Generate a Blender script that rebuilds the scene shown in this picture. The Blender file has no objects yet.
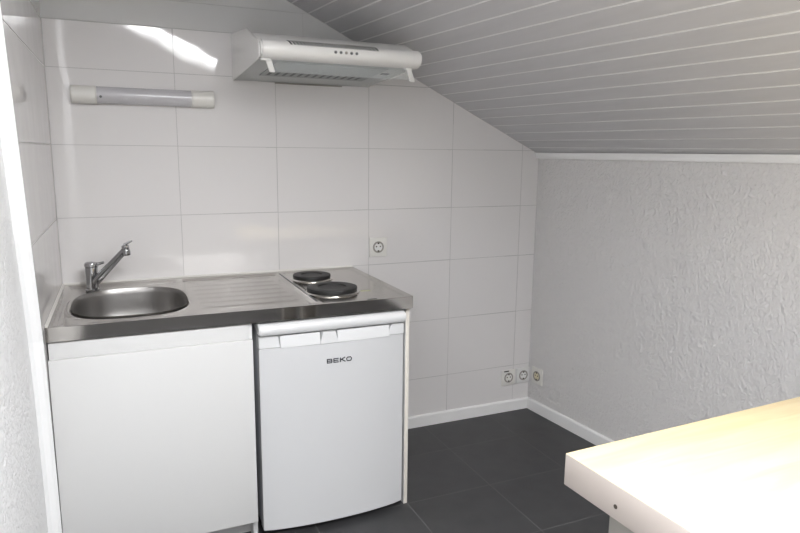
import bpy, bmesh, math, random
from mathutils import Vector, Matrix
random.seed(7)
PI = math.pi
COL = bpy.context.scene.collection

# ------------------------------------------------------------------ materials
def new_mat(name):
    m = bpy.data.materials.new(name); m.use_nodes = True
    return m, m.node_tree.nodes, m.node_tree.links, m.node_tree.nodes['Principled BSDF']

def mat(name, col, rough=.5, metal=0., bump=0., bscale=50., var=0., vscale=8., coat=0., stretch=None, spec=None, alpha=None, trans=0., bdist=.002, detail=3.):
    m, N, L, P = new_mat(name)
    P.inputs['Base Color'].default_value = (*col, 1)
    P.inputs['Roughness'].default_value = rough
    P.inputs['Metallic'].default_value = metal
    if coat: P.inputs['Coat Weight'].default_value = coat; P.inputs['Coat Roughness'].default_value = .08
    if spec is not None: P.inputs['Specular IOR Level'].default_value = spec
    if trans: P.inputs['Transmission Weight'].default_value = trans
    tc = N.new('ShaderNodeTexCoord'); mp = N.new('ShaderNodeMapping')
    L.new(tc.outputs['Object'], mp.inputs['Vector'])
    if stretch: mp.inputs['Scale'].default_value = stretch
    if bump:
        nz = N.new('ShaderNodeTexNoise'); nz.inputs['Scale'].default_value = bscale; nz.inputs['Detail'].default_value = detail
        L.new(mp.outputs['Vector'], nz.inputs['Vector'])
        b = N.new('ShaderNodeBump'); b.inputs['Strength'].default_value = bump; b.inputs['Distance'].default_value = bdist
        L.new(nz.outputs['Fac'], b.inputs['Height']); L.new(b.outputs['Normal'], P.inputs['Normal'])
    if var:
        n2 = N.new('ShaderNodeTexNoise'); n2.inputs['Scale'].default_value = vscale; n2.inputs['Detail'].default_value = 4
        L.new(mp.outputs['Vector'], n2.inputs['Vector'])
        r = N.new('ShaderNodeMapRange'); r.inputs['From Min'].default_value = .3; r.inputs['From Max'].default_value = .7
        r.inputs['To Min'].default_value = 1 - var; r.inputs['To Max'].default_value = 1 + var
        L.new(n2.outputs['Fac'], r.inputs['Value'])
        mx = N.new('ShaderNodeMixRGB'); mx.blend_type = 'MULTIPLY'; mx.inputs['Fac'].default_value = 1
        mx.inputs['Color1'].default_value = (*col, 1); L.new(r.outputs['Result'], mx.inputs['Color2'])
        L.new(mx.outputs['Color'], P.inputs['Base Color'])
    return m

def plaster_mat(name, col, dist):
    # woodchip-like textured plaster
    m, N, L, P = new_mat(name)
    P.inputs['Base Color'].default_value = (*col, 1); P.inputs['Roughness'].default_value = .75
    tc = N.new('ShaderNodeTexCoord')
    mp = N.new('ShaderNodeMapping'); mp.inputs['Scale'].default_value = (1, 1, .7); L.new(tc.outputs['Object'], mp.inputs['Vector'])
    n1 = N.new('ShaderNodeTexNoise'); n1.inputs['Scale'].default_value = 95; n1.inputs['Detail'].default_value = 4; n1.inputs['Distortion'].default_value = .6
    n2 = N.new('ShaderNodeTexNoise'); n2.inputs['Scale'].default_value = 34; n2.inputs['Detail'].default_value = 2
    L.new(mp.outputs['Vector'], n1.inputs['Vector']); L.new(mp.outputs['Vector'], n2.inputs['Vector'])
    ad = N.new('ShaderNodeMath'); ad.operation = 'MULTIPLY_ADD'; ad.inputs[1].default_value = .8
    L.new(n2.outputs['Fac'], ad.inputs[0]); L.new(n1.outputs['Fac'], ad.inputs[2])
    b = N.new('ShaderNodeBump'); b.inputs['Strength'].default_value = .9; b.inputs['Distance'].default_value = dist
    L.new(ad.outputs[0], b.inputs['Height']); L.new(b.outputs['Normal'], P.inputs['Normal'])
    return m

def wood_mat(name, col, col2):
    m, N, L, P = new_mat(name)
    P.inputs['Roughness'].default_value = .45
    tc = N.new('ShaderNodeTexCoord'); mp = N.new('ShaderNodeMapping'); mp.inputs['Scale'].default_value = (1.2, 14, 14)
    L.new(tc.outputs['Object'], mp.inputs['Vector'])
    n = N.new('ShaderNodeTexNoise'); n.inputs['Scale'].default_value = 2.2; n.inputs['Detail'].default_value = 5; n.inputs['Distortion'].default_value = .8
    L.new(mp.outputs['Vector'], n.inputs['Vector'])
    vo = N.new('ShaderNodeTexVoronoi'); vo.inputs['Scale'].default_value = 2.6; vo.inputs['Randomness'].default_value = 1
    mp2 = N.new('ShaderNodeMapping'); mp2.inputs['Scale'].default_value = (1, 1.8, 1); L.new(tc.outputs['Object'], mp2.inputs['Vector'])
    L.new(mp2.outputs['Vector'], vo.inputs['Vector'])
    kn = N.new('ShaderNodeMapRange'); kn.inputs['From Min'].default_value = .03; kn.inputs['From Max'].default_value = .08
    kn.inputs['To Min'].default_value = .55; kn.inputs['To Max'].default_value = 1
    L.new(vo.outputs['Distance'], kn.inputs['Value'])
    cr = N.new('ShaderNodeValToRGB'); cr.color_ramp.elements[0].position = .35; cr.color_ramp.elements[1].position = .65
    cr.color_ramp.elements[0].color = (*col2, 1); cr.color_ramp.elements[1].color = (*col, 1)
    L.new(n.outputs['Fac'], cr.inputs['Fac'])
    mx = N.new('ShaderNodeMixRGB'); mx.blend_type = 'MULTIPLY'; mx.inputs['Fac'].default_value = 1
    L.new(cr.outputs['Color'], mx.inputs['Color1']); L.new(kn.outputs['Result'], mx.inputs['Color2'])
    L.new(mx.outputs['Color'], P.inputs['Base Color'])
    return m

M = dict(
    tile=mat('tile_glaze', (.755, .735, .728), .045, bump=.2, bscale=7, bdist=.004, detail=1),
    grout=mat('grout', (.5, .49, .48), .8),
    board=mat('painted_board', (.64, .635, .625), .6, bump=.1, bscale=30),
    plaster=plaster_mat('textured_plaster', (.73, .714, .706), .0085), plasterlit=plaster_mat('lit_textured_plaster', (.93, .93, .93), .0095),  # second plaster is a lighter copy, the left wall's strong light put into its colour
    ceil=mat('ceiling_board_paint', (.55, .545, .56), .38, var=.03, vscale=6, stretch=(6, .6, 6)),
    ceilgap=mat('ceiling_joint_pale', (.8, .8, .8), .35),  # joint strips paler than the boards
    trim=mat('white_trim_paint', (.93, .93, .93), .35),
    base=mat('baseboard_paint', (.86, .855, .85), .4),
    floor=mat('floor_tile', (.041, .041, .043), .42, var=.18, vscale=9, bump=.15, bscale=60, bdist=.001),
    floorjoint=mat('floor_joint', (.105, .105, .105), .8),
    steel=mat('brushed_steel', (.52, .50, .475), .2, 1., bump=.06, bscale=40, stretch=(1, 14, 14), bdist=.001, var=.04, vscale=3),
    steelband=mat('polished_steel_band', (.5, .48, .455), .07, 1., bump=.05, bscale=3, stretch=(3, 1, 1), bdist=.004, detail=1),
    basin=mat('basin_steel', (.36, .35, .34), .36, 1.),
    chrome=mat('chrome', (.42, .42, .43), .07, 1.),
    collar=mat('hotplate_collar_steel', (.62, .6, .57), .18, 1.),
    iron=mat('cast_iron', (.010, .010, .010), .5, bump=.1, bscale=90),
    lam=mat('white_laminate', (.675, .675, .67), .32),
    lamedge=mat('cream_panel_edge', (.77, .73, .66), .5),
    dark=mat('dark_cavity', (.02, .02, .02), .8),
    enamel=mat('fridge_enamel', (.635, .64, .65), .3, coat=.3),
    plastic=mat('fridge_white_plastic', (.72, .725, .73), .3, coat=.3),
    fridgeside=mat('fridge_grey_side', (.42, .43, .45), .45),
    ink=mat('logo_ink', (.02, .022, .03), .4),
    hood=mat('hood_enamel', (.8, .79, .77), .3, coat=.2),
    hoodgrey=mat('hood_pan_grey', (.5, .515, .51), .45),
    filt=mat('hood_filter_grey', (.33, .345, .345), .5),
    slat=mat('hood_slot_grey', (.15, .155, .155), .6),
    cream=mat('cream_plastic', (.78, .765, .725), .35),
    white=mat('white_plastic', (.78, .775, .76), .35),
    yellowed=mat('yellowed_plastic', (.72, .65, .47), .4),
    diffuser=mat('lamp_diffuser', (.56, .55, .57), .2, coat=.4),
    tube=mat('lamp_tube_glow_off', (.74, .74, .76), .25),
    hole=mat('socket_hole', (.05, .04, .03), .7),
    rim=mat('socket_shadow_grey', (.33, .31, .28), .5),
    seal=mat('silicone_sealant', (.78, .76, .72), .4),
    yellowpatch=mat('hob_yellow_patch', (.5, .5, .33), .5),
    wood=wood_mat('pale_pine', (.83, .70, .44), (.77, .60, .34)),
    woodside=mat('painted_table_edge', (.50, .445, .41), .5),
    legpaint=mat('table_leg_paint', (.30, .285, .26), .5),
)
# visor: thin tinted glass
def visor_mat():
    m, N, L, P = new_mat('visor_plastic')
    P.inputs['Base Color'].default_value = (.75, .8, .8, 1); P.inputs['Roughness'].default_value = .15
    P.inputs['Alpha'].default_value = .12
    return m
M['visor'] = visor_mat()

# ------------------------------------------------------------------ mesh helpers
class MB:
    def __init__(s): s.bm = bmesh.new()
    def poly_faces(s, geom, mi):
        for f in geom: f.material_index = mi
    def box(s, x0, x1, y0, y1, z0, z1, bev=0., seg=2, mi=0):
        vs = [s.bm.verts.new((x, y, z)) for x in (x0, x1) for y in (y0, y1) for z in (z0, z1)]
        idx = [(0, 1, 3, 2), (4, 6, 7, 5), (0, 4, 5, 1), (2, 3, 7, 6), (0, 2, 6, 4), (1, 5, 7, 3)]
        fs = [s.bm.faces.new([vs[i] for i in f]) for f in idx]
        for f in fs: f.material_index = mi
        if bev:
            es = list({e for f in fs for e in f.edges})
            bmesh.ops.bevel(s.bm, geom=es, offset=bev, segments=seg, affect='EDGES', profile=.5, material=mi)
        return s
    def prism(s, pts, axis, a, b, bev=0., seg=2, mi=0, only=None):
        """polygon pts (2d) extruded along axis from a to b"""
        def P(p, t):
            return {'x': (t, p[0], p[1]), 'y': (p[0], t, p[1]), 'z': (p[0], p[1], t)}[axis]
        A = [s.bm.verts.new(P(p, a)) for p in pts]; B = [s.bm.verts.new(P(p, b)) for p in pts]
        fa = s.bm.faces.new(A); fb = s.bm.faces.new(B[::-1]); fs = [fa, fb]
        n = len(pts)
        for i in range(n): fs.append(s.bm.faces.new([A[i], B[i], B[(i+1) % n], A[(i+1) % n]]))
        for f in fs: f.material_index = mi
        if bev:
            if only == 'a': es = list(fa.edges)
            elif only == 'b': es = list(fb.edges)
            elif only == 'ends': es = list(fa.edges) + list(fb.edges)
            else: es = list({e for f in fs for e in f.edges})
            bmesh.ops.bevel(s.bm, geom=es, offset=bev, segments=seg, affect='EDGES', material=mi)
        return s
    def lathe(s, prof, origin, axis=(0, 0, 1), n=40, mi=0, cap0=True, cap1=True):
        """prof: list of (r, h) along axis"""
        ax = Vector(axis).normalized(); o = Vector(origin)
        t = Vector((1, 0, 0)) if abs(ax.x) < .9 else Vector((0, 1, 0))
        u = ax.cross(t).normalized(); v = ax.cross(u)
        rings = []
        for r, h in prof:
            rings.append([s.bm.verts.new(o + ax*h + (u*math.cos(2*PI*i/n) + v*math.sin(2*PI*i/n))*max(r, 1e-5)) for i in range(n)])
        for a, b in zip(rings, rings[1:]):
            for i in range(n):
                f = s.bm.faces.new([a[i], a[(i+1) % n], b[(i+1) % n], b[i]]); f.material_index = mi
        if cap0: f = s.bm.faces.new(rings[0][::-1]); f.material_index = mi
        if cap1: f = s.bm.faces.new(rings[-1]); f.material_index = mi
        return s
    def tube(s, path, radii, n=20, mi=0):
        pts = [Vector(p) for p in path]
        if not isinstance(radii, (list, tuple)): radii = [radii]*len(pts)
        rings = []; up = Vector((0, 0, 1))
        for i, p in enumerate(pts):
            d = (pts[min(i+1, len(pts)-1)] - pts[max(i-1, 0)]).normalized()
            a = d.cross(up if abs(d.dot(up)) < .95 else Vector((0, 1, 0))).normalized(); b = d.cross(a)
            rings.append([s.bm.verts.new(p + (a*math.cos(2*PI*k/n) + b*math.sin(2*PI*k/n))*radii[i]) for k in range(n)])
        for a, b in zip(rings, rings[1:]):
            for k in range(n): s.bm.faces.new([a[k], a[(k+1) % n], b[(k+1) % n], b[k]]).material_index = mi
        s.bm.faces.new(rings[0][::-1]).material_index = mi; s.bm.faces.new(rings[-1]).material_index = mi
        return s
    def build(s, name, mats, parent=None, smooth=35):
        bm = s.bm
        bmesh.ops.recalc_face_normals(bm, faces=bm.faces[:])
        me = bpy.data.meshes.new(name)
        bm.to_mesh(me); bm.free()
        if not isinstance(mats, (list, tuple)): mats = [mats]
        for m in mats: me.materials.append(m)
        if smooth:
            for p in me.polygons: p.use_smooth = True
            me.set_sharp_from_angle(angle=math.radians(smooth))
        o = bpy.data.objects.new(name, me); COL.objects.link(o)
        if parent: o.parent = parent
        return o

def thing(name, label, cat, loc=(0, 0, 0), rz=0, group=None):
    o = bpy.data.objects.new(name, None); COL.objects.link(o); o.empty_display_size = .1
    o.location = loc; o.rotation_euler = (0, 0, rz); o['label'] = label; o['category'] = cat
    if group: o['group'] = group
    return o
def struct(o, kind='structure'): o['kind'] = kind; return o

# ------------------------------------------------------------------ room constants (metres; back wall y=0, room towards -y)
W = 2.217; WA = .0779; ZS = 1.371; SL = .476
YF = -5.0; XL = -.035
def ceil_z(x, y=0.): return ZS + SL*(W - WA*y - x)
def wall_x(y): return W - WA*y

# floor: slabs with joints
mb = MB(); P_ = .362; PX = .38; J = .0024
mb.box(-.5, 3.0, YF, .05, -.04, -.0003, mi=1)
i0 = -6
for i in range(-5, 6):
    xa = 1.577 + (i-1)*PX; xb = xa + PX
    for j in range(-14, 3):
        yb = -.65 + j*P_ + P_; ya = yb - P_
        x0, x1, y0, y1 = max(xa + J, -.45), min(xb - J, 2.9), max(ya + J, YF), min(yb - J, .04)
        if x1 - x0 > .01 and y1 - y0 > .01: mb.box(x0, x1, y0, y1, -.03, 0, mi=0)
struct(mb.build('floor', [M['floor'], M['floorjoint']], smooth=0))

# back wall: backing, glazed tiles clipped by the slope, painted boards above
colx = [0, .4532, .8573, 1.2803, 1.7138, 2.1157, W]
rowz = [0, .2534, .5515, .8506, 1.1095, 1.3882, 1.6718, 1.843]
G = .0011
def clip_slope(pts, off=0.):
    """keep the part of polygon (x,z) under the sloping ceiling"""
    out = []; n = len(pts)
    f = lambda p: ceil_z(p[0]) + off - p[1]
    for i in range(n):
        a, b = pts[i], pts[(i+1) % n]; fa, fb = f(a), f(b)
        if fa >= 0: out.append(a)
        if (fa > 0 > fb) or (fa < 0 < fb):
            t = fa/(fa - fb); out.append((a[0] + (b[0]-a[0])*t, a[1] + (b[1]-a[1])*t))
    return out
mb = MB()
mb.prism(clip_slope([(-.2, -.04), (W+.02, -.04), (W+.02, 3), (-.2, 3)], .03), 'y', .0012, .10, mi=1)
for cx0, cx1 in zip(colx, colx[1:]):
    for rz0, rz1 in zip(rowz, rowz[1:]):
        poly = clip_slope([(cx0+G, rz0+G), (cx1-G, rz0+G), (cx1-G, rz1-G), (cx0+G, rz1-G)], -.001)
        if len(poly) >= 3 and max(p[1] for p in poly) - min(p[1] for p in poly) > .02:
            a, b = random.uniform(-.001, .001), random.uniform(-.0008, .0008)
            nv = len(mb.bm.verts)
            mb.prism(poly, 'y', 0, .0035, bev=.0009, seg=2, only='a', mi=0)
            mb.bm.verts.ensure_lookup_table()
            for v in mb.bm.verts[nv:]:
                if v.co.y < .002:
                    v.co.y += a*(v.co.x-cx0)/(cx1-cx0) + b*(v.co.z-rz0)/(rz1-rz0)
for (a, b, c, d, y) in ((XL, .980, 1.8445, 1.945, -.0005), (.9815, 1.5, 1.8445, 1.945, -.0005), (XL, 1.4, 1.9465, 2.6, -.003)):
    poly = clip_slope([(a, c), (b, c), (b, d), (a, d)], -.001)
    if len(poly) >= 3: mb.prism(poly, 'y', y, .004, bev=.0008, only='a', mi=2)
struct(mb.build('wall_back', [M['tile'], M['grout'], M['board']], smooth=0))

# left wall: textured plaster plane plus tiled panel standing 3.5 cm proud of it
LA = -.012
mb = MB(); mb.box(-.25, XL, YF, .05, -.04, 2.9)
struct(mb.build('wall_left', M['plasterlit'], smooth=0)).rotation_euler.z = LA
def edge_y(z):
    P = [(-.1, -.69), (.5, -.705), (.83, -.745), (1.0, -.785), (1.4, -.89), (1.9, -1.03)]
    for (a, ya), (b, yb) in zip(P, P[1:]):
        if z <= b: return ya + (yb-ya)*(z-a)/(b-a)
    return P[-1][1]
mb = MB()
zz = [0, .3, .6, .72, .83, .9, 1.0, 1.2, 1.4, 1.56, 1.7, 1.8425]
mb.prism([(0, z) for z in ()] or ([(.0, 0), (.0, 1.8425)] + [(edge_y(z), z) for z in reversed(zz)]), 'x', XL+.0005, -.0012, mi=1)
for rz0, rz1 in zip(rowz, rowz[1:]):
    zs = [rz0+G] + [z for z in zz if rz0+.02 < z < rz1-.02] + [rz1-G]
    poly = [(-.002, rz0+G), (-.002, rz1-G)] + [(edge_y(z)+.001, z) for z in reversed(zs)]
    mb.prism(poly, 'x', -.004, 0, bev=.0009, only='b', mi=0)
struct(mb.build('trim_1', [M['tile'], M['grout']], smooth=0)).rotation_euler.z = LA
mb = MB()
mb.box(XL+.0005, 0, -1.03, .0, 1.844, 2.5, bev=.001)
struct(mb.build('trim_2', M['board'], smooth=0)).rotation_euler.z = LA
# white edge profile closing the tiled panel
mb = MB(); rings = []
for z in zz[:-1] + [1.86]:
    y = edge_y(z)
    rings.append([(XL+.0005, y-.001, z), (XL+.0005, y-.009, z), (-.022, y-.014, z), (-.006, y-.012, z), (.0025, y-.005, z), (.0025, y-.0005, z), (-.0005, y+.0, z)])
vs = [[mb.bm.verts.new(p) for p in r] for r in rings]
for a, b in zip(vs, vs[1:]):
    for k in range(7): mb.bm.faces.new([a[k], a[(k+1) % 7], b[(k+1) % 7], b[k]])
mb.bm.faces.new(vs[0]); mb.bm.faces.new(vs[-1][::-1])
struct(mb.build('trim_3', M['trim'], smooth=0)).rotation_euler.z = LA

# right wall (slightly out of square), front wall behind the camera
mb = MB()
def quadbox(pts2, z0, z1s):
    pass
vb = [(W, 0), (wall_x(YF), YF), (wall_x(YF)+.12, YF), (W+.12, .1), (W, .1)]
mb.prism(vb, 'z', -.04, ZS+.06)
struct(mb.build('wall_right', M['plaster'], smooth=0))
mb = MB(); mb.box(-.5, 3.0, YF-.1, YF, -.04, 3.0)
struct(mb.build('wall_front', M['trim'], smooth=0))

# sloping boarded ceiling with a roof window behind the camera
PITCH = .0715; GAP = .0075; TW = .09
SX0, SX1, SY0, SY1 = .35, 1.28, -3.0, -2.22      # roof window opening
mb = MB()
th = .012
def plank(xa, xb, ya, yb, mi, off=0., t=th, tw=True):
    # board running along y, following the slope
    def q(x, y, dz):
        xx = x - (TW*y if tw else 0); return (xx, y, ceil_z(xx, y) + off + dz)
    A = [mb.bm.verts.new(q(x, y, dz)) for x in (xa, xb) for y in (ya, yb) for dz in (0, t)]
    idx = [(0, 1, 3, 2), (4, 6, 7, 5), (0, 4, 5, 1), (2, 3, 7, 6), (0, 2, 6, 4), (1, 5, 7, 3)]
    fs = [mb.bm.faces.new([A[i] for i in f]) for f in idx]
    for f in fs: f.material_index = mi
    return fs
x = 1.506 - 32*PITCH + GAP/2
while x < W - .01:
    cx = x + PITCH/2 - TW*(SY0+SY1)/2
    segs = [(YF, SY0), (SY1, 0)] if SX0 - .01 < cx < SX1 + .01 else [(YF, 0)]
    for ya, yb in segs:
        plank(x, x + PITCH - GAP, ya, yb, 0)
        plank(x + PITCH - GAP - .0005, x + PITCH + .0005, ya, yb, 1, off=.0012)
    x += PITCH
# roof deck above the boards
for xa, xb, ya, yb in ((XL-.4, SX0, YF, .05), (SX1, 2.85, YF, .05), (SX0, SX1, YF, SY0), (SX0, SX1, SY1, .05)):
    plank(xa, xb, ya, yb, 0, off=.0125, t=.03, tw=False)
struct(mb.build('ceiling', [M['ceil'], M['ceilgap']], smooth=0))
# cove trim where the ceiling meets the right wall
mb = MB()
prof = [(-.001, .0), (-.016, .0), (-.018, .004), (-.019, .014), (-.024, .0295), (-.001, .0185)]
A = []
for y in (0, YF):
    A.append([mb.bm.verts.new((wall_x(y) + px, y, ZS - .022 + pz + (-SL*(wall_x(y)-W)*0))) for px, pz in prof])
for k in range(6): mb.bm.faces.new([A[0][k], A[0][(k+1) % 6], A[1][(k+1) % 6], A[1][k]])
mb.bm.faces.new(A[0]); mb.bm.faces.new(A[1][::-1])
struct(mb.build('trim_4', M['base'], smooth=0))

# roof window frame
def sl_box(mb, xa, xb, ya, yb, o0, o1):
    A = [mb.bm.verts.new((x, y, ceil_z(x, y) + o)) for x in (xa, xb) for y in (ya, yb) for o in (o0, o1)]
    for f in [(0, 1, 3, 2), (4, 6, 7, 5), (0, 4, 5, 1), (2, 3, 7, 6), (0, 2, 6, 4), (1, 5, 7, 3)]: mb.bm.faces.new([A[i] for i in f])
mb = MB()
for a in ((SX0-.05, SX0+.01, SY0-.05, SY1+.05), (SX1-.01, SX1+.05, SY0-.05, SY1+.05), (SX0+.01, SX1-.01, SY0-.05, SY0+.01), (SX0+.01, SX1-.01, SY1-.01, SY1+.05)):
    sl_box(mb, *a, -.02, -.0005)
for a in ((SX0, SX0+.02, SY0, SY1), (SX1-.02, SX1, SY0, SY1), (SX0+.02, SX1-.02, SY0, SY0+.02), (SX0+.02, SX1-.02, SY1-.02, SY1)):
    sl_box(mb, *a, .0, .16)
struct(mb.build('window_1', M['trim'], smooth=0))

# baseboards
mb = MB(); prof = [(0, 0), (-.012, 0), (-.012, .054), (-.007, .0606), (0, .0606)]
A = [[mb.bm.verts.new((x, p[0] - .0005, p[1])) for p in prof] for x in (1.1985, W - .0005)]
def skin(mb, A):
    n = len(A[0])
    for k in range(n): mb.bm.faces.new([A[0][k], A[0][(k+1) % n], A[1][(k+1) % n], A[1][k]])
    mb.bm.faces.new(A[0]); mb.bm.faces.new(A[1][::-1])
skin(mb, A); struct(mb.build('baseboard_back', M['base'], smooth=0))
mb = MB()
A = [[mb.bm.verts.new((wall_x(y) + p[0] - .0005, y, p[1])) for p in prof] for y in (-.0135, YF)]
skin(mb, A); struct(mb.build('baseboard_right', M['base'], smooth=0))

# ------------------------------------------------------------------ kitchen unit
KH = .8473; D = .6736; K = 1.2
# sink cabinet
t = thing('sink_cabinet', 'white laminate sink base cabinet with one plain flat door, left of the small fridge', 'cabinet', (.3, -.33, 0))
def part(mb, name, m, par, **k):
    o = mb.build(name, m, par, **k); 
    if par is not None: o.matrix_parent_inverse = par_inv(par)
    return o
def par_inv(p):
    return (Matrix.Translation(p.location) @ Matrix.Rotation(p.rotation_euler.z, 4, 'Z')).inverted()
mb = MB(); mb.prism([(.002, -.003), (.018, -.003), (.011, -.645), (-.005, -.645)], 'z', 0, .797, bev=.0008); part(mb, 'side_panel', M['lam'], t)
mb = MB(); mb.box(.590, .606, -.652, -.003, 0, .797, bev=.0008); part(mb, 'side_panel', M['lam'], t)
mb = MB(); mb.box(.0205, .5895, -.63, -.012, .10, .116); part(mb, 'bottom_shelf', M['lam'], t)
mb = MB(); mb.box(-.004, .5895, -.662, -.646, .735, .797, bev=.001); part(mb, 'front_rail', M['lam'], t)
mb = MB(); mb.box(.0205, .5895, -.60, -.585, .0, .0995); part(mb, 'kickboard', M['lam'], t)
mb = MB(); mb.box(.0205, .5895, -.011, -.004, .10, .797); part(mb, 'back_panel', M['lam'], t)
mb = MB(); mb.box(-.0065, .603, -.6785, -.6625, .078, .7455, bev=.0018, seg=3); part(mb, 'door', M['lam'], t)
# support panel at the right end
mb = MB(); mb.box(1.1815, 1.1975, -.645, -.002, .0, .797, bev=.0008)
mb.bm.normal_update()
for f in mb.bm.faces:
    if f.calc_center_median().y < -.6445: f.material_index = 1
o = mb.build('support_panel', [M['lam'], M['lamedge']])
o['label'] = 'upright white support panel with cream front edge at right end of kitchenette'; o['category'] = 'panel'

# fridge
t = thing('undercounter_fridge', 'small white under-counter fridge with BEKO logo, under the steel worktop', 'fridge', (.895, -.35, 0))
FX0, FX1 = .624, 1.1685
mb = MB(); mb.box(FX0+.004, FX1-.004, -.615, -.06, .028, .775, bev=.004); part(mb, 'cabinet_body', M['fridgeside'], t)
mb = MB()
pr = [(-.05, .778), (-.05, .793), (-.655, .793), (-.672, .7905), (-.6805, .784), (-.684, .775), (-.682, .7625), (-.675, .7535), (-.66, .752), (-.62, .7755)]
mb.prism(pr, 'x', FX0, FX1, bev=.004, seg=3, only='ends'); part(mb, 'top_panel', M['plastic'], t)
d = MB()
# door slab, front gently bowed
n = 16; pts = [(FX0+.002, -.618), (FX1-.002, -.618)]
for i in range(n+1):
    u = i/n; xx = FX1-.002 - u*(FX1-FX0-.004); pts.append((xx, -.6575 - .026*(1 - abs(2*u-1)**2.2)))
d.prism(pts, 'z', .024, .7045, bev=.003, seg=3, only='ends')
door = part(d, 'door', M['enamel'], t)
# handle strip above the slab: two finger recesses either side of a centre tab
s_ = MB()
s_.box(FX0+.002, FX1-.002, -.652, -.618, .7052, .7475)
def front_y(xx):
    u = (FX1-.002-xx)/(FX1-FX0-.004); return -.6575 - .026*(1 - abs(2*u-1)**2.2)
def strip(xa, xb, ya, za, zb, xa2=None, xb2=None):
    xa2 = xa if xa2 is None else xa2; xb2 = xb if xb2 is None else xb2
    s_.prism([(xa, za), (xb, za), (xb2, zb), (xa2, zb)], 'y', ya, -.651, bev=.0012)
strip(FX0+.002, .700, front_y(.65)+.0005, .7055, .7472, FX0+.002, .690)
strip(.837, .905, front_y(.87)+.001, .7055, .7472, .848, .894)
strip(1.100, FX1-.002, front_y(1.14)+.0005, .7055, .7472, 1.118, FX1-.002)
# sloping scoops below the recesses
for xa, xb in ((.700, .837), (.905, 1.100)):
    yy = front_y((xa+xb)/2)
    s_.prism([(-.6515, .7055), (yy+.001, .7055), (yy+.001, .709), (yy+.009, .7465), (-.6515, .7465)], 'x', xa-.002, xb+.002)
hs = s_.build('handle_strip', M['plastic'], door)
# logo
lg = MB()
def stroke(p, q, w, y0, y1):
    p, q = Vector(p), Vector(q); dd = (q-p).normalized(); nn = Vector((-dd.y, dd.x))*w/2
    lg.prism([tuple(p+nn), tuple(p-nn), tuple(q-nn), tuple(q+nn)], 'y', y0, y1)
LX, LZ, LW, LH = .859, .632, .021, .0165
def letter(k, segs, w=.0036):
    ox = LX + k*.0243
    for (a, b, c, e) in segs:
        stroke((ox + a*LW, LZ + b*LH), (ox + c*LW, LZ + e*LH), w, front_y(.905)-.0012, front_y(.905)+.002)
letter(0, [(.05, .1, .82, .1), (.05, .5, .85, .5), (.05, .9, .80, .9), (.1, 0, .1, 1), (.80, .05, .94, .3), (.94, .25, .84, .52), (.84, .48, .92, .72), (.92, .68, .78, .95)], .0032)
letter(1, [(.05, .1, .95, .1), (.05, .5, .9, .5), (.05, .9, .95, .9), (.1, 0, .1, 1)], .0032)
letter(2, [(.1, 0, .1, 1), (.15, .5, .95, 1), (.35, .58, 1.0, 0)], .0036)
letter(3, [(.2, .1, .8, .1), (.2, .9, .8, .9), (.08, .3, .08, .7), (.94, .3, .94, .7), (.08, .35, .25, .08), (.77, .08, .94, .35), (.94, .65, .77, .92), (.25, .92, .08, .65)], .0032)
logo = lg.build('logo', M['ink'], door, smooth=0); logo['label'] = 'dark BEKO lettering'
for xx in (.66, 1.14):
    mb = MB(); mb.lathe([(.011, 0), (.016, .003), (.016, .010), (.010, .014), (.010, .0285)], (xx, -.60, 0)); part(mb, 'foot', M['white'], t)
mb = MB(); mb.box(FX0+.02, FX1-.02, -.55, -.53, .004, .0275); part(mb, 'gap_shade_strip', M['dark'], t)  # near-black strip standing in for the shade in the gap below the door

# steel worktop ------------------------------------------------------------
t = thing('steel_worktop', 'brushed stainless steel kitchenette worktop with sink, drainer and two black hotplates', 'worktop', (.6, -.33, KH-.05))
BX, BY, HX, HY = .239, -.378, .187, .226
NE = 2.7
def sm(a, b, v):
    u = min(1, max(0, (v-a)/(b-a))); return u*u*(3-2*u)
def top_h(x, y):
    # pressed recess, drainer ribs, hob field
    h = 0.
    inr = min(sm(.022, .036, x), sm(-.655, -.641, y) , 1 - sm(-.045, -.031, y))
    a = inr*(1 - sm(.826, .838, x)); b = inr*sm(.856, .868, x)*(1 - sm(1.165, 1.178, x))
    h -= .0065*a + .003*b
    env = sm(.445, .475, x)*(1 - sm(.775, .805, x))
    if env > 0:
        for k in range(7):
            yc = -.10 - k*.076; h += .003*env*math.exp(-((y-yc)/.010)**2)
    # raised lip ring round the basin
    e = (abs((x-BX)/HX)**NE + abs((y-BY)/HY)**NE)**(1/NE)
    h += .0032*math.exp(-((e-1.05)/.035)**2)
    return h
mb = MB(); bm = mb.bm
XS = .442
ang = []
import itertools
NA = 144
corners = [math.atan2(yy-BY, xx-BX) for xx in (.0, XS) for yy in (-D, 0.)]
ang = sorted([2*PI*i/NA - PI for i in range(NA)] + corners)
def se(a, s=1.):
    c, q = math.cos(a), math.sin(a)
    r = (abs(c/HX)**NE + abs(q/HY)**NE)**(-1/NE); return (BX + c*r*s, BY + q*r*s)
def rect(a):
    c, q = math.cos(a), math.sin(a); ts = []
    if c > 1e-9: ts.append((XS-BX)/c)
    if c < -1e-9: ts.append((0-BX)/c)
    if q > 1e-9: ts.append((0-BY)/q)
    if q < -1e-9: ts.append((-D-BY)/q)
    r = min(v for v in ts if v > 0); return (BX + c*r, BY + q*r)
NR = 16; rings = []
for k in range(NR+1):
    u = k/NR; row = []
    for a in ang:
        p, q = se(a), rect(a); x_, y_ = p[0] + (q[0]-p[0])*u, p[1] + (q[1]-p[1])*u
        row.append(bm.verts.new((x_, y_, KH + top_h(x_, y_))))
    rings.append(row)
n = len(ang)
for a, b in zip(rings, rings[1:]):
    for i in range(n): bm.faces.new([a[i], a[(i+1) % n], b[(i+1) % n], b[i]])
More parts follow.
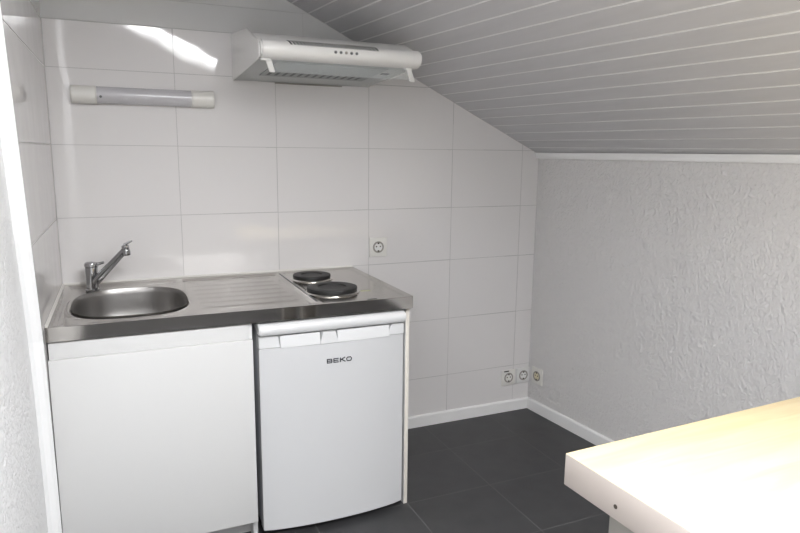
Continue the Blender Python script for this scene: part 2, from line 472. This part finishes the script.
def grid(x0, x1, nx, ny):
    V = [[bm.verts.new((x0+(x1-x0)*i/nx, -D + D*j/ny, KH + top_h(x0+(x1-x0)*i/nx, -D + D*j/ny))) for j in range(ny+1)] for i in range(nx+1)]
    for i in range(nx):
        for j in range(ny): bm.faces.new([V[i][j], V[i+1][j], V[i+1][j+1], V[i][j+1]])
for v in bm.verts: v.co.x += .0117*v.co.y*(1 - v.co.x/XS)
grid(XS, K, 190, 170)
for f in bm.faces: f.smooth = True
top = mb.build('top_sheet', M['steel'], t, smooth=60); top.matrix_parent_inverse = par_inv(t)
top.matrix_parent_inverse = Matrix.Translation(-Vector(t.location))
def wpart(mb, name, m, par=t, **k):
    o = mb.build(name, m, par, **k)
    if par is t: o.matrix_parent_inverse = Matrix.Translation(-Vector(t.location))
    return o
# dark joint between drainer and hob
mb = MB(); mb.box(.8405, .8455, -.625, -.06, KH-.001, KH+.0012); wpart(mb, 'field_joint', M['slat'])
# folded edge band
mb = MB()
z0 = KH - .046
mb.prism([(-.0078, -D+.001), (-.0078, -D+.012), (K-.012, -D+.012), (K-.012, -.001), (K-.0, -.001), (K-.0, -D+.004), (K-.003, -D+.001)], 'z', z0, KH-.0002, bev=.0012)
wpart(mb, 'edge_band', M['steelband'])
mb = MB(); mb.box(.006, K-.014, -D+.014, -.003, z0+.012, z0+.02); 
# open centre for basin: ring instead of a slab
mb.bm.clear()
mb.box(.006, K-.014, -D+.0135, -D+.04, z0+.006, z0+.024); wpart(mb, 'support_rail', M['lam'])
mb = MB(); mb.box(.006, K-.014, -.03, -.003, z0+.006, z0+.024); wpart(mb, 'support_rail', M['lam'])
# basin
mb = MB(); bm = mb.bm; rr = []
prof = [(1.0, .0022), (.985, -.004), (.975, -.02), (.96, -.07), (.94, -.11), (.90, -.128), (.82, -.136), (.5, -.139), (.18, -.142)]
for s, dz in prof: rr.append([bm.verts.new((x_ + .0117*y_*(1 - x_/XS), y_, KH + dz - .0002)) for x_, y_ in [se(2*PI*i/NA, s) for i in range(NA)]])
for a, b in zip(rr, rr[1:]):
    for i in range(NA): bm.faces.new([a[i], a[(i+1) % NA], b[(i+1) % NA], b[i]])
bm.faces.new(rr[-1])
bas = wpart(mb, 'basin', M['basin'], smooth=60)
mb = MB(); mb.lathe([(.042, 0), (.042, .003), (.034, .003), (.028, -.001), (.006, -.001), (.004, .004)], (BX, BY, KH-.1405)); mb.build('drain_strainer', M['chrome'], bas)
# hotplates
for cx_, cy_, r in ((.945, -.208, .0785), (.947, -.477, .0965)):
    zb = KH - .003
    mb = MB(); mb.lathe([(r+.008, 0), (r+.0085, .003), (r+.003, .0055), (r+.0018, .0065), (r-.003, .0065), (r-.003, .002)], (cx_, cy_, zb), n=64, cap0=False, cap1=False)
    hp = MB().lathe([(r-.004, .002), (r-.001, .0060), (r+.0005, .016), (r-.001, .0205), (r-.004, .0215), (r*.60, .0215), (r*.57, .0205), (r*.56, .0175), (r*.3, .0170), (.004, .0170)], (cx_, cy_, zb), n=64)
    h = wpart(hp, 'hotplate', M['iron']); mb.build('collar', M['collar'], h)
mb = MB(); mb.box(1.052, 1.092, -.515, -.497, KH-.0032, KH-.0022); wpart(mb, 'yellow_patch', M['yellowpatch'])  # small flat yellowish patch beside the front hotplate
mb = MB(); mb.box(1.022, 1.058, -.6655, -.6585, KH-.0002, KH+.0006); wpart(mb, 'dark_plate', M['dark'])  # small flat dark plate on the front rim
# sealant beads
mb = MB()
mb.prism([(-.0, KH+.0005), (-.007, KH+.0005), (-.0, KH+.008)], 'x', .003, K)
mb.prism([(.0005, KH+.0005), (.0075, KH+.0005), (.0005, KH+.008)], 'y', -D+.002, -.004)
for v in mb.bm.verts:
    if v.co.y < -.1 : v.co.x -= .0075
wpart(mb, 'sealant_bead', M['seal'])

# faucet ----------------------------------------------------------------------
fx, fy, fz = .110, -.118, KH - .0042
t = thing('kitchen_faucet', 'chrome single-lever mixer tap with slanting spout, at the back left corner of the sink', 'faucet', (fx, fy, fz))
def fpart(mb, name, par=t):
    o = mb.build(name, M['chrome'], par); 
    if par is t: o.matrix_parent_inverse = Matrix.Translation(-Vector(t.location))
    return o
mb = MB(); mb.lathe([(.026, 0), (.027, .004), (.0235, .008), (.0225, .02), (.0215, .05), (.0225, .085), (.022, .089)], (fx, fy, fz)); fpart(mb, 'body')
mb = MB(); mb.lathe([(.020, -.002), (.0245, .0), (.025, .008), (.023, .014), (.015, .018), (.001, .019)], (fx, fy, fz+.0905), (.08, 0, 1))
mb.tube([(fx+.012, fy-.004, fz+.099), (fx+.028, fy-.008, fz+.102), (fx+.045, fy-.012, fz+.107)], [.008, .0055, .0045]); fpart(mb, 'lever')
mb = MB()
S = Vector((fx+.006, fy-.006, fz+.028)); E_ = Vector((.229, -.19, 1.0))
mid = [S.lerp(E_, u) for u in (0, .3, .6, .85, 1)]
mb.tube(mid, [.0165, .0155, .014, .013, .0125]); sp = fpart(mb, 'spout')
mb = MB(); mb.lathe([(.008, 0), (.0135, .001), (.0145, .006), (.0145, .020), (.0125, .024), (.0135, .028), (.0135, .038), (.008, .041), (.001, .0415)], (.236, -.193, .981), (-.12, 0, 1))
mb.build('aerator', M['chrome'], t).matrix_parent_inverse = Matrix.Translation(-Vector(t.location))
mb = MB(); mb.tube([(.228, -.193, 1.022), (.243, -.196, 1.03), (.257, -.198, 1.037)], [.005, .0042, .003]); fpart(mb, 'diverter_lever')

# ------------------------------------------------------------------ wall lamp
t = thing('wall_lamp', 'white tubular lamp with grey diffuser mounted on the tiles above the sink', 'lamp', (.34, 0, 1.575))
def lpart(mb, name, m, par):
    o = mb.build(name, m, par)
    if par.parent is None: o.matrix_parent_inverse = Matrix.Translation(-Vector(par.location))
    return o
def lamp_prof(r, dy=0, z=1.575, k=.0):
    pts = []
    for i in range(13):
        a = -PI/2 + PI*i/12
        pts.append((-.018 - math.cos(a)*r*.9 + dy, z + math.sin(a)*r))
    return [(-.003, z - r)] + pts + [(-.003, z + r)]
mb = MB(); mb.box(.088, .592, -.016, -.0015, 1.547, 1.603, bev=.003); lpart(mb, 'base_plate', M['white'], t)
for a, b in ((.079, .168), (.512, .599)):
    mb = MB(); mb.prism(lamp_prof(.033), 'x', a, b, bev=.004, seg=3, only='ends'); o = lpart(mb, 'end_cap', M['cream'], t)
mb = MB(); mb.prism([(p[0]-.0, p[1]) for p in lamp_prof(.0315)][1:-1], 'x', .1685, .5115); df = lpart(mb, 'diffuser', M['diffuser'], t)
mb = MB(); mb.lathe([(.005, 0), (.005, .004), (.003, .005)], (.182, -.042, 1.568), (0, -1, 0), n=16); o = mb.build('switch', M['slat'], df)

# ------------------------------------------------------------------ sockets
def make_socket(name, label, loc, rz, frame='cream', cup='cream', w=.084, group=None, tab=False):
    t = thing(name, label, 'socket', loc, rz, group)
    h = w/2
    mb = MB(); mb.box(-h, h, -.010, -.0012, -h*1.04, h*1.04, bev=.0028, seg=3)
    mb.build('cover_plate', M[frame], t)
    mb = MB()
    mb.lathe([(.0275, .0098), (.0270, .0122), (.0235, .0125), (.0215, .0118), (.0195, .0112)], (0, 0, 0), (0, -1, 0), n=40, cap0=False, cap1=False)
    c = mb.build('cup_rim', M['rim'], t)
    mb = MB(); mb.lathe([(.0196, .0098), (.0196, .0112), (.001, .0114)], (0, 0, 0), (0, -1, 0), n=40)
    ins = mb.build('insert', M[cup], t)
    for sx in (-1, 1):
        mb = MB(); mb.lathe([(.0034, .0110), (.0034, .0119), (.001, .0120)], (sx*.0098, 0, .003), (0, -1, 0), n=16); mb.build('contact_hole', M['hole'], ins)
    for sz in (-1, 1):
        mb = MB(); mb.box(-.0042, .0042, -.0130, -.0110, sz*.0180-.0035, sz*.0180+.0035, bev=.0006); mb.build('earth_clip', M['hole'], ins)
    if tab:
        mb = MB(); mb.box(-.03, .0, -.0118, -.0095, .0335, .040, bev=.0006); mb.build('release_tab', M['hole'], t)
    return t
make_socket('wall_socket', 'cream wall socket on the tiles just right of the hotplates', (1.3255, 0, .934), 0, 'cream', 'white', .087)
make_socket('wall_socket', 'leftmost of three low corner sockets, with a dark mark on its top edge', (2.081, 0, .190), 0, 'cream', 'cream', .083, tab=True)
make_socket('wall_socket', 'pale low socket squeezed into the tiled corner above the baseboard', (2.1745, 0, .192), 0, 'white', 'white', .080)
ang_w = math.atan2(WA, 1)
yy = -.076
make_socket('wall_socket', 'low cream socket with yellowed centre on the rough plaster wall', (wall_x(yy), yy, .203), -PI/2 + ang_w, 'cream', 'yellowed', .084)

# ------------------------------------------------------------------ range hood
HX0, HX1 = .68, 1.28
t = thing('range_hood', 'white slim range hood mounted on the tiles above the hotplates', 'range hood', (.98, 0, 1.66))
def hpart(mb, name, m, par=t, **k):
    o = mb.build(name, M[m], par, **k)
    if par is t: o.matrix_parent_inverse = Matrix.Translation(-Vector(t.location))
    return o
# shell: top and back as a hollow casing (profile open at the bottom)
th_ = .003
mb = MB()
outer = [(-.0015, 1.658), (-.0015, 1.779), (-.42, 1.779), (-.495, 1.748)]
inner = [(-.498, 1.744), (-.42, 1.775), (-.005, 1.775), (-.005, 1.658)]
mb.prism(outer + inner, 'x', HX0+.002, HX1-.012)
body = hpart(mb, 'casing', 'hood')
# front bar with a rounded face
mb = MB(); pts = [(-.490, 1.7485)]
pts += [(-.505, 1.7475), (-.522, 1.7455), (-.536, 1.741), (-.547, 1.733), (-.553, 1.722), (-.554, 1.710), (-.550, 1.698), (-.541, 1.688), (-.528, 1.683), (-.510, 1.681), (-.495, 1.683)]
mb.prism(pts, 'x', HX0+.004, HX1, bev=.006, seg=4, only='ends')
bar = hpart(mb, 'front_bar', 'hood')
# side plates
mb = MB(); mb.prism([(-.0015, 1.655), (-.0015, 1.834), (-.035, 1.836), (-.30, 1.812), (-.335, 1.808), (-.475, 1.752), (-.50, 1.748), (-.515, 1.742), (-.53, 1.715), (-.528, 1.690), (-.515, 1.680)], 'x', HX0, HX0+.004, bev=.001)
hpart(mb, 'side_plate', 'hood')
mb = MB(); mb.prism([(-.0015, 1.655), (-.0015, 1.778), (-.42, 1.778), (-.495, 1.748), (-.515, 1.735), (-.515, 1.690), (-.505, 1.680)], 'x', HX1-.0118, HX1-.008, bev=.001)
hpart(mb, 'side_plate', 'hood')
# underside pan
mb = MB()
def pan_z(y): return 1.658 + (1.684-1.658)*(-y/.505)
mb.prism([(-.002, pan_z(0)), (-.503, pan_z(-.503)), (-.503, pan_z(-.503)+.004), (-.002, pan_z(0)+.004)], 'x', HX0+.0045, HX1-.0125)
pan = hpart(mb, 'underside_pan', 'hoodgrey')
mb = MB()
xa, xb, ya, yb = HX0+.075, HX1-.10, -.47, -.17
mb.prism([(yb, pan_z(yb)-.0005), (ya, pan_z(ya)-.0005), (ya+.006, pan_z(ya)-.004), (yb-.006, pan_z(yb)-.004)], 'x', xa, xb)
gf = mb.build('grease_filter', M['filt'], pan, smooth=0)
mb = MB()
k = 0
while xa + .02 + k*.030 < xb - .02:
    x_ = xa + .02 + k*.030
    y1_, y0_ = -.20, -.27
    A = [mb.bm.verts.new(p) for p in ((x_, y1_, pan_z(y1_)-.0046), (x_+.012, y1_, pan_z(y1_)-.0046), (x_+.012, y0_, pan_z(y0_)-.0046), (x_, y0_, pan_z(y0_)-.0046))]
    B = [mb.bm.verts.new(v.co + Vector((0, 0, .001))) for v in A]
    mb.bm.faces.new(A); mb.bm.faces.new(B[::-1])
    for i in range(4): mb.bm.faces.new([A[i], B[i], B[(i+1) % 4], A[(i+1) % 4]])
    k += 1
mb.build('filter_slots', M['slat'], gf, smooth=0)
mb = MB(); mb.prism([(-.34, pan_z(-.34)-.0005), (-.37, pan_z(-.37)-.0005), (-.37, pan_z(-.37)-.003), (-.34, pan_z(-.34)-.003)], 'x', 1.195, 1.225); mb.build('lamp_switch', M['slat'], pan)
mb = MB(); mb.box(.854, 1.150, -.012, -.0025, 1.652, 1.6565, bev=.001); mb.build('rear_lip', M['rim'], pan)
# vent slots along the sloping top edge
mb = MB(); nsl = 26
for i in range(nsl):
    x_ = .777 + i*(1.105-.777)/nsl
    path = [(-.5205, 1.7458), (-.536, 1.741), (-.5468, 1.7335), (-.5495, 1.729)]
    nor = [(-.2, .97), (-.45, .9), (-.75, .66), (-.9, .4)]
    lo_, hi_ = [], []
    for j, ((py, pz), (ny, nz)) in enumerate(zip(path, nor)):
        sx = x_ + .0028*j; e_ = .0009
        hi_.append([mb.bm.verts.new((sx + q, py + ny*e_, pz + nz*e_)) for q in (0, .0062)])
        lo_.append([mb.bm.verts.new((sx + q, py - ny*e_, pz - nz*e_)) for q in (0, .0062)])
    for j in range(3):
        mb.bm.faces.new([hi_[j][0], hi_[j][1], hi_[j+1][1], hi_[j+1][0]]); mb.bm.faces.new([lo_[j][0], lo_[j+1][0], lo_[j+1][1], lo_[j][1]])
        for q in (0, 1): mb.bm.faces.new([hi_[j][q], hi_[j+1][q], lo_[j+1][q], lo_[j][q]])
    mb.bm.faces.new([hi_[0][0], lo_[0][0], lo_[0][1], hi_[0][1]]); mb.bm.faces.new([hi_[3][0], hi_[3][1], lo_[3][1], lo_[3][0]])
vs = mb.build('vent_slots', M['dark'], bar, smooth=0)
for i in range(5):
    x_ = .943 + i*.0195
    mb = MB(); mb.lathe([(.0052, -.001), (.0050, .0035), (.0035, .0045)], (x_, -.5530, 1.714), (0, -1, 0), n=16); mb.build('button', M['slat'] if i != 2 else M['rim'], bar)
# visor with its two white arms
def arm(xt, xb, zt, zb, hook):
    mb = MB()
    A = [mb.bm.verts.new(p) for p in ((xt, -.508, zt), (xt+.02, -.508, zt), (xt+.02, -.520, zt), (xt, -.520, zt))]
    B = [mb.bm.verts.new(p) for p in ((xb, -.493, zb), (xb+.019, -.493, zb), (xb+.019, -.506, zb), (xb, -.506, zb))]
    fs = [mb.bm.faces.new(A), mb.bm.faces.new(B[::-1])] + [mb.bm.faces.new([A[i], B[i], B[(i+1) % 4], A[(i+1) % 4]]) for i in range(4)]
    bmesh.ops.bevel(mb.bm, geom=list({e for f in fs for e in f.edges}), offset=.002, segments=2, affect='EDGES')
    mb.box(*hook, -.523, -.507, zt-.0075, zt, bev=.002)
    return hpart(mb, 'visor_arm', 'white')
arm(.703, .722, 1.6835, 1.640, (.688, .722))
arm(1.228, 1.254, 1.6835, 1.636, (1.224, 1.252))
mb = MB()
A = [mb.bm.verts.new(p) for p in ((.728, -.5085, 1.678), (.728, -.5065, 1.678), (.745, -.4985, 1.642), (.745, -.5005, 1.642))]
B = [mb.bm.verts.new(p) for p in ((1.226, -.5085, 1.678), (1.226, -.5065, 1.678), (1.2535, -.4985, 1.640), (1.2535, -.5005, 1.640))]
mb.bm.faces.new(A); mb.bm.faces.new(B[::-1])
for i in range(4): mb.bm.faces.new([A[i], B[i], B[(i+1) % 4], A[(i+1) % 4]])
hpart(mb, 'visor', 'visor')

# ------------------------------------------------------------------ table
RT = math.radians(2.05)
t = thing('wooden_table', 'thick pale pine table in front right corner with brightly lit top', 'table', (1.044, -1.771, 0), RT)
TL, TD, TZ, TT = 1.19, .74, .75, .071
mb = MB(); mb.box(0, TL, -TD, 0, TZ-TT, TZ, bev=.002, seg=2)
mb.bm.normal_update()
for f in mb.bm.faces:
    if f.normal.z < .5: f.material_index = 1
tt = mb.build('tabletop', [M['wood'], M['woodside']], t)
mb = MB(); mb.lathe([(.0045, 0), (.0045, .001), (.0006, .0011)], (-.0002, -.149, TZ-.0438), (-1, 0, 0), n=16); mb.build('screw_hole', M['hole'], tt)
for lx in (.055, TL-.055-.07):
    for ly in (-.08, -TD+.08+.07):
        mb = MB(); mb.box(lx, lx+.07, ly-.07, ly, 0, TZ-TT-.0005, bev=.003); mb.build('leg', M['legpaint'], t)

# ------------------------------------------------------------------ light
sc = bpy.context.scene
w = bpy.data.worlds.new('sky'); sc.world = w; w.use_nodes = True
w.node_tree.nodes['Background'].inputs['Color'].default_value = (.75, .85, 1, 1)
w.node_tree.nodes['Background'].inputs['Strength'].default_value = 1.0
L_ = bpy.data.lights.new('roof_window_daylight', 'AREA'); L_.shape = 'RECTANGLE'
L_.size = (SX1-SX0-.05)/math.cos(math.atan(SL)); L_.size_y = SY1-SY0-.05; L_.energy = 88; L_.color = (.985, .99, 1)
lo = bpy.data.objects.new('roof_window_daylight', L_); COL.objects.link(lo)
cx_ = (SX0+SX1)/2; lo.location = (cx_, (SY0+SY1)/2, ceil_z(cx_, (SY0+SY1)/2) + .05)
lo.rotation_euler = (0, math.atan(SL), 0)

# ------------------------------------------------------------------ camera
f_, yaw, pit, rol = 646.0266, math.radians(23.8993), math.radians(9.9888), math.radians(.593)
fwd = Vector((math.sin(yaw)*math.cos(pit), math.cos(yaw)*math.cos(pit), -math.sin(pit)))
r = Vector((math.cos(yaw), -math.sin(yaw), 0)); u = r.cross(fwd)
r2 = r*math.cos(rol) + u*math.sin(rol); u2 = u*math.cos(rol) - r*math.sin(rol)
cam = bpy.data.cameras.new('camera'); co = bpy.data.objects.new('camera', cam); COL.objects.link(co)
cam.sensor_width = 36; cam.lens = f_/800*36; cam.clip_start = .02
mw = Matrix((r2, u2, -fwd)).transposed().to_4x4(); mw.translation = Vector((.2038, -2.7944, 1.3711))
co.matrix_world = mw
sc.camera = co
sc.view_settings.view_transform = 'Standard'; sc.view_settings.look = 'None'
sc.view_settings.exposure = 0.0; sc.view_settings.gamma = 1.0
sc.view_settings.use_curve_mapping = False
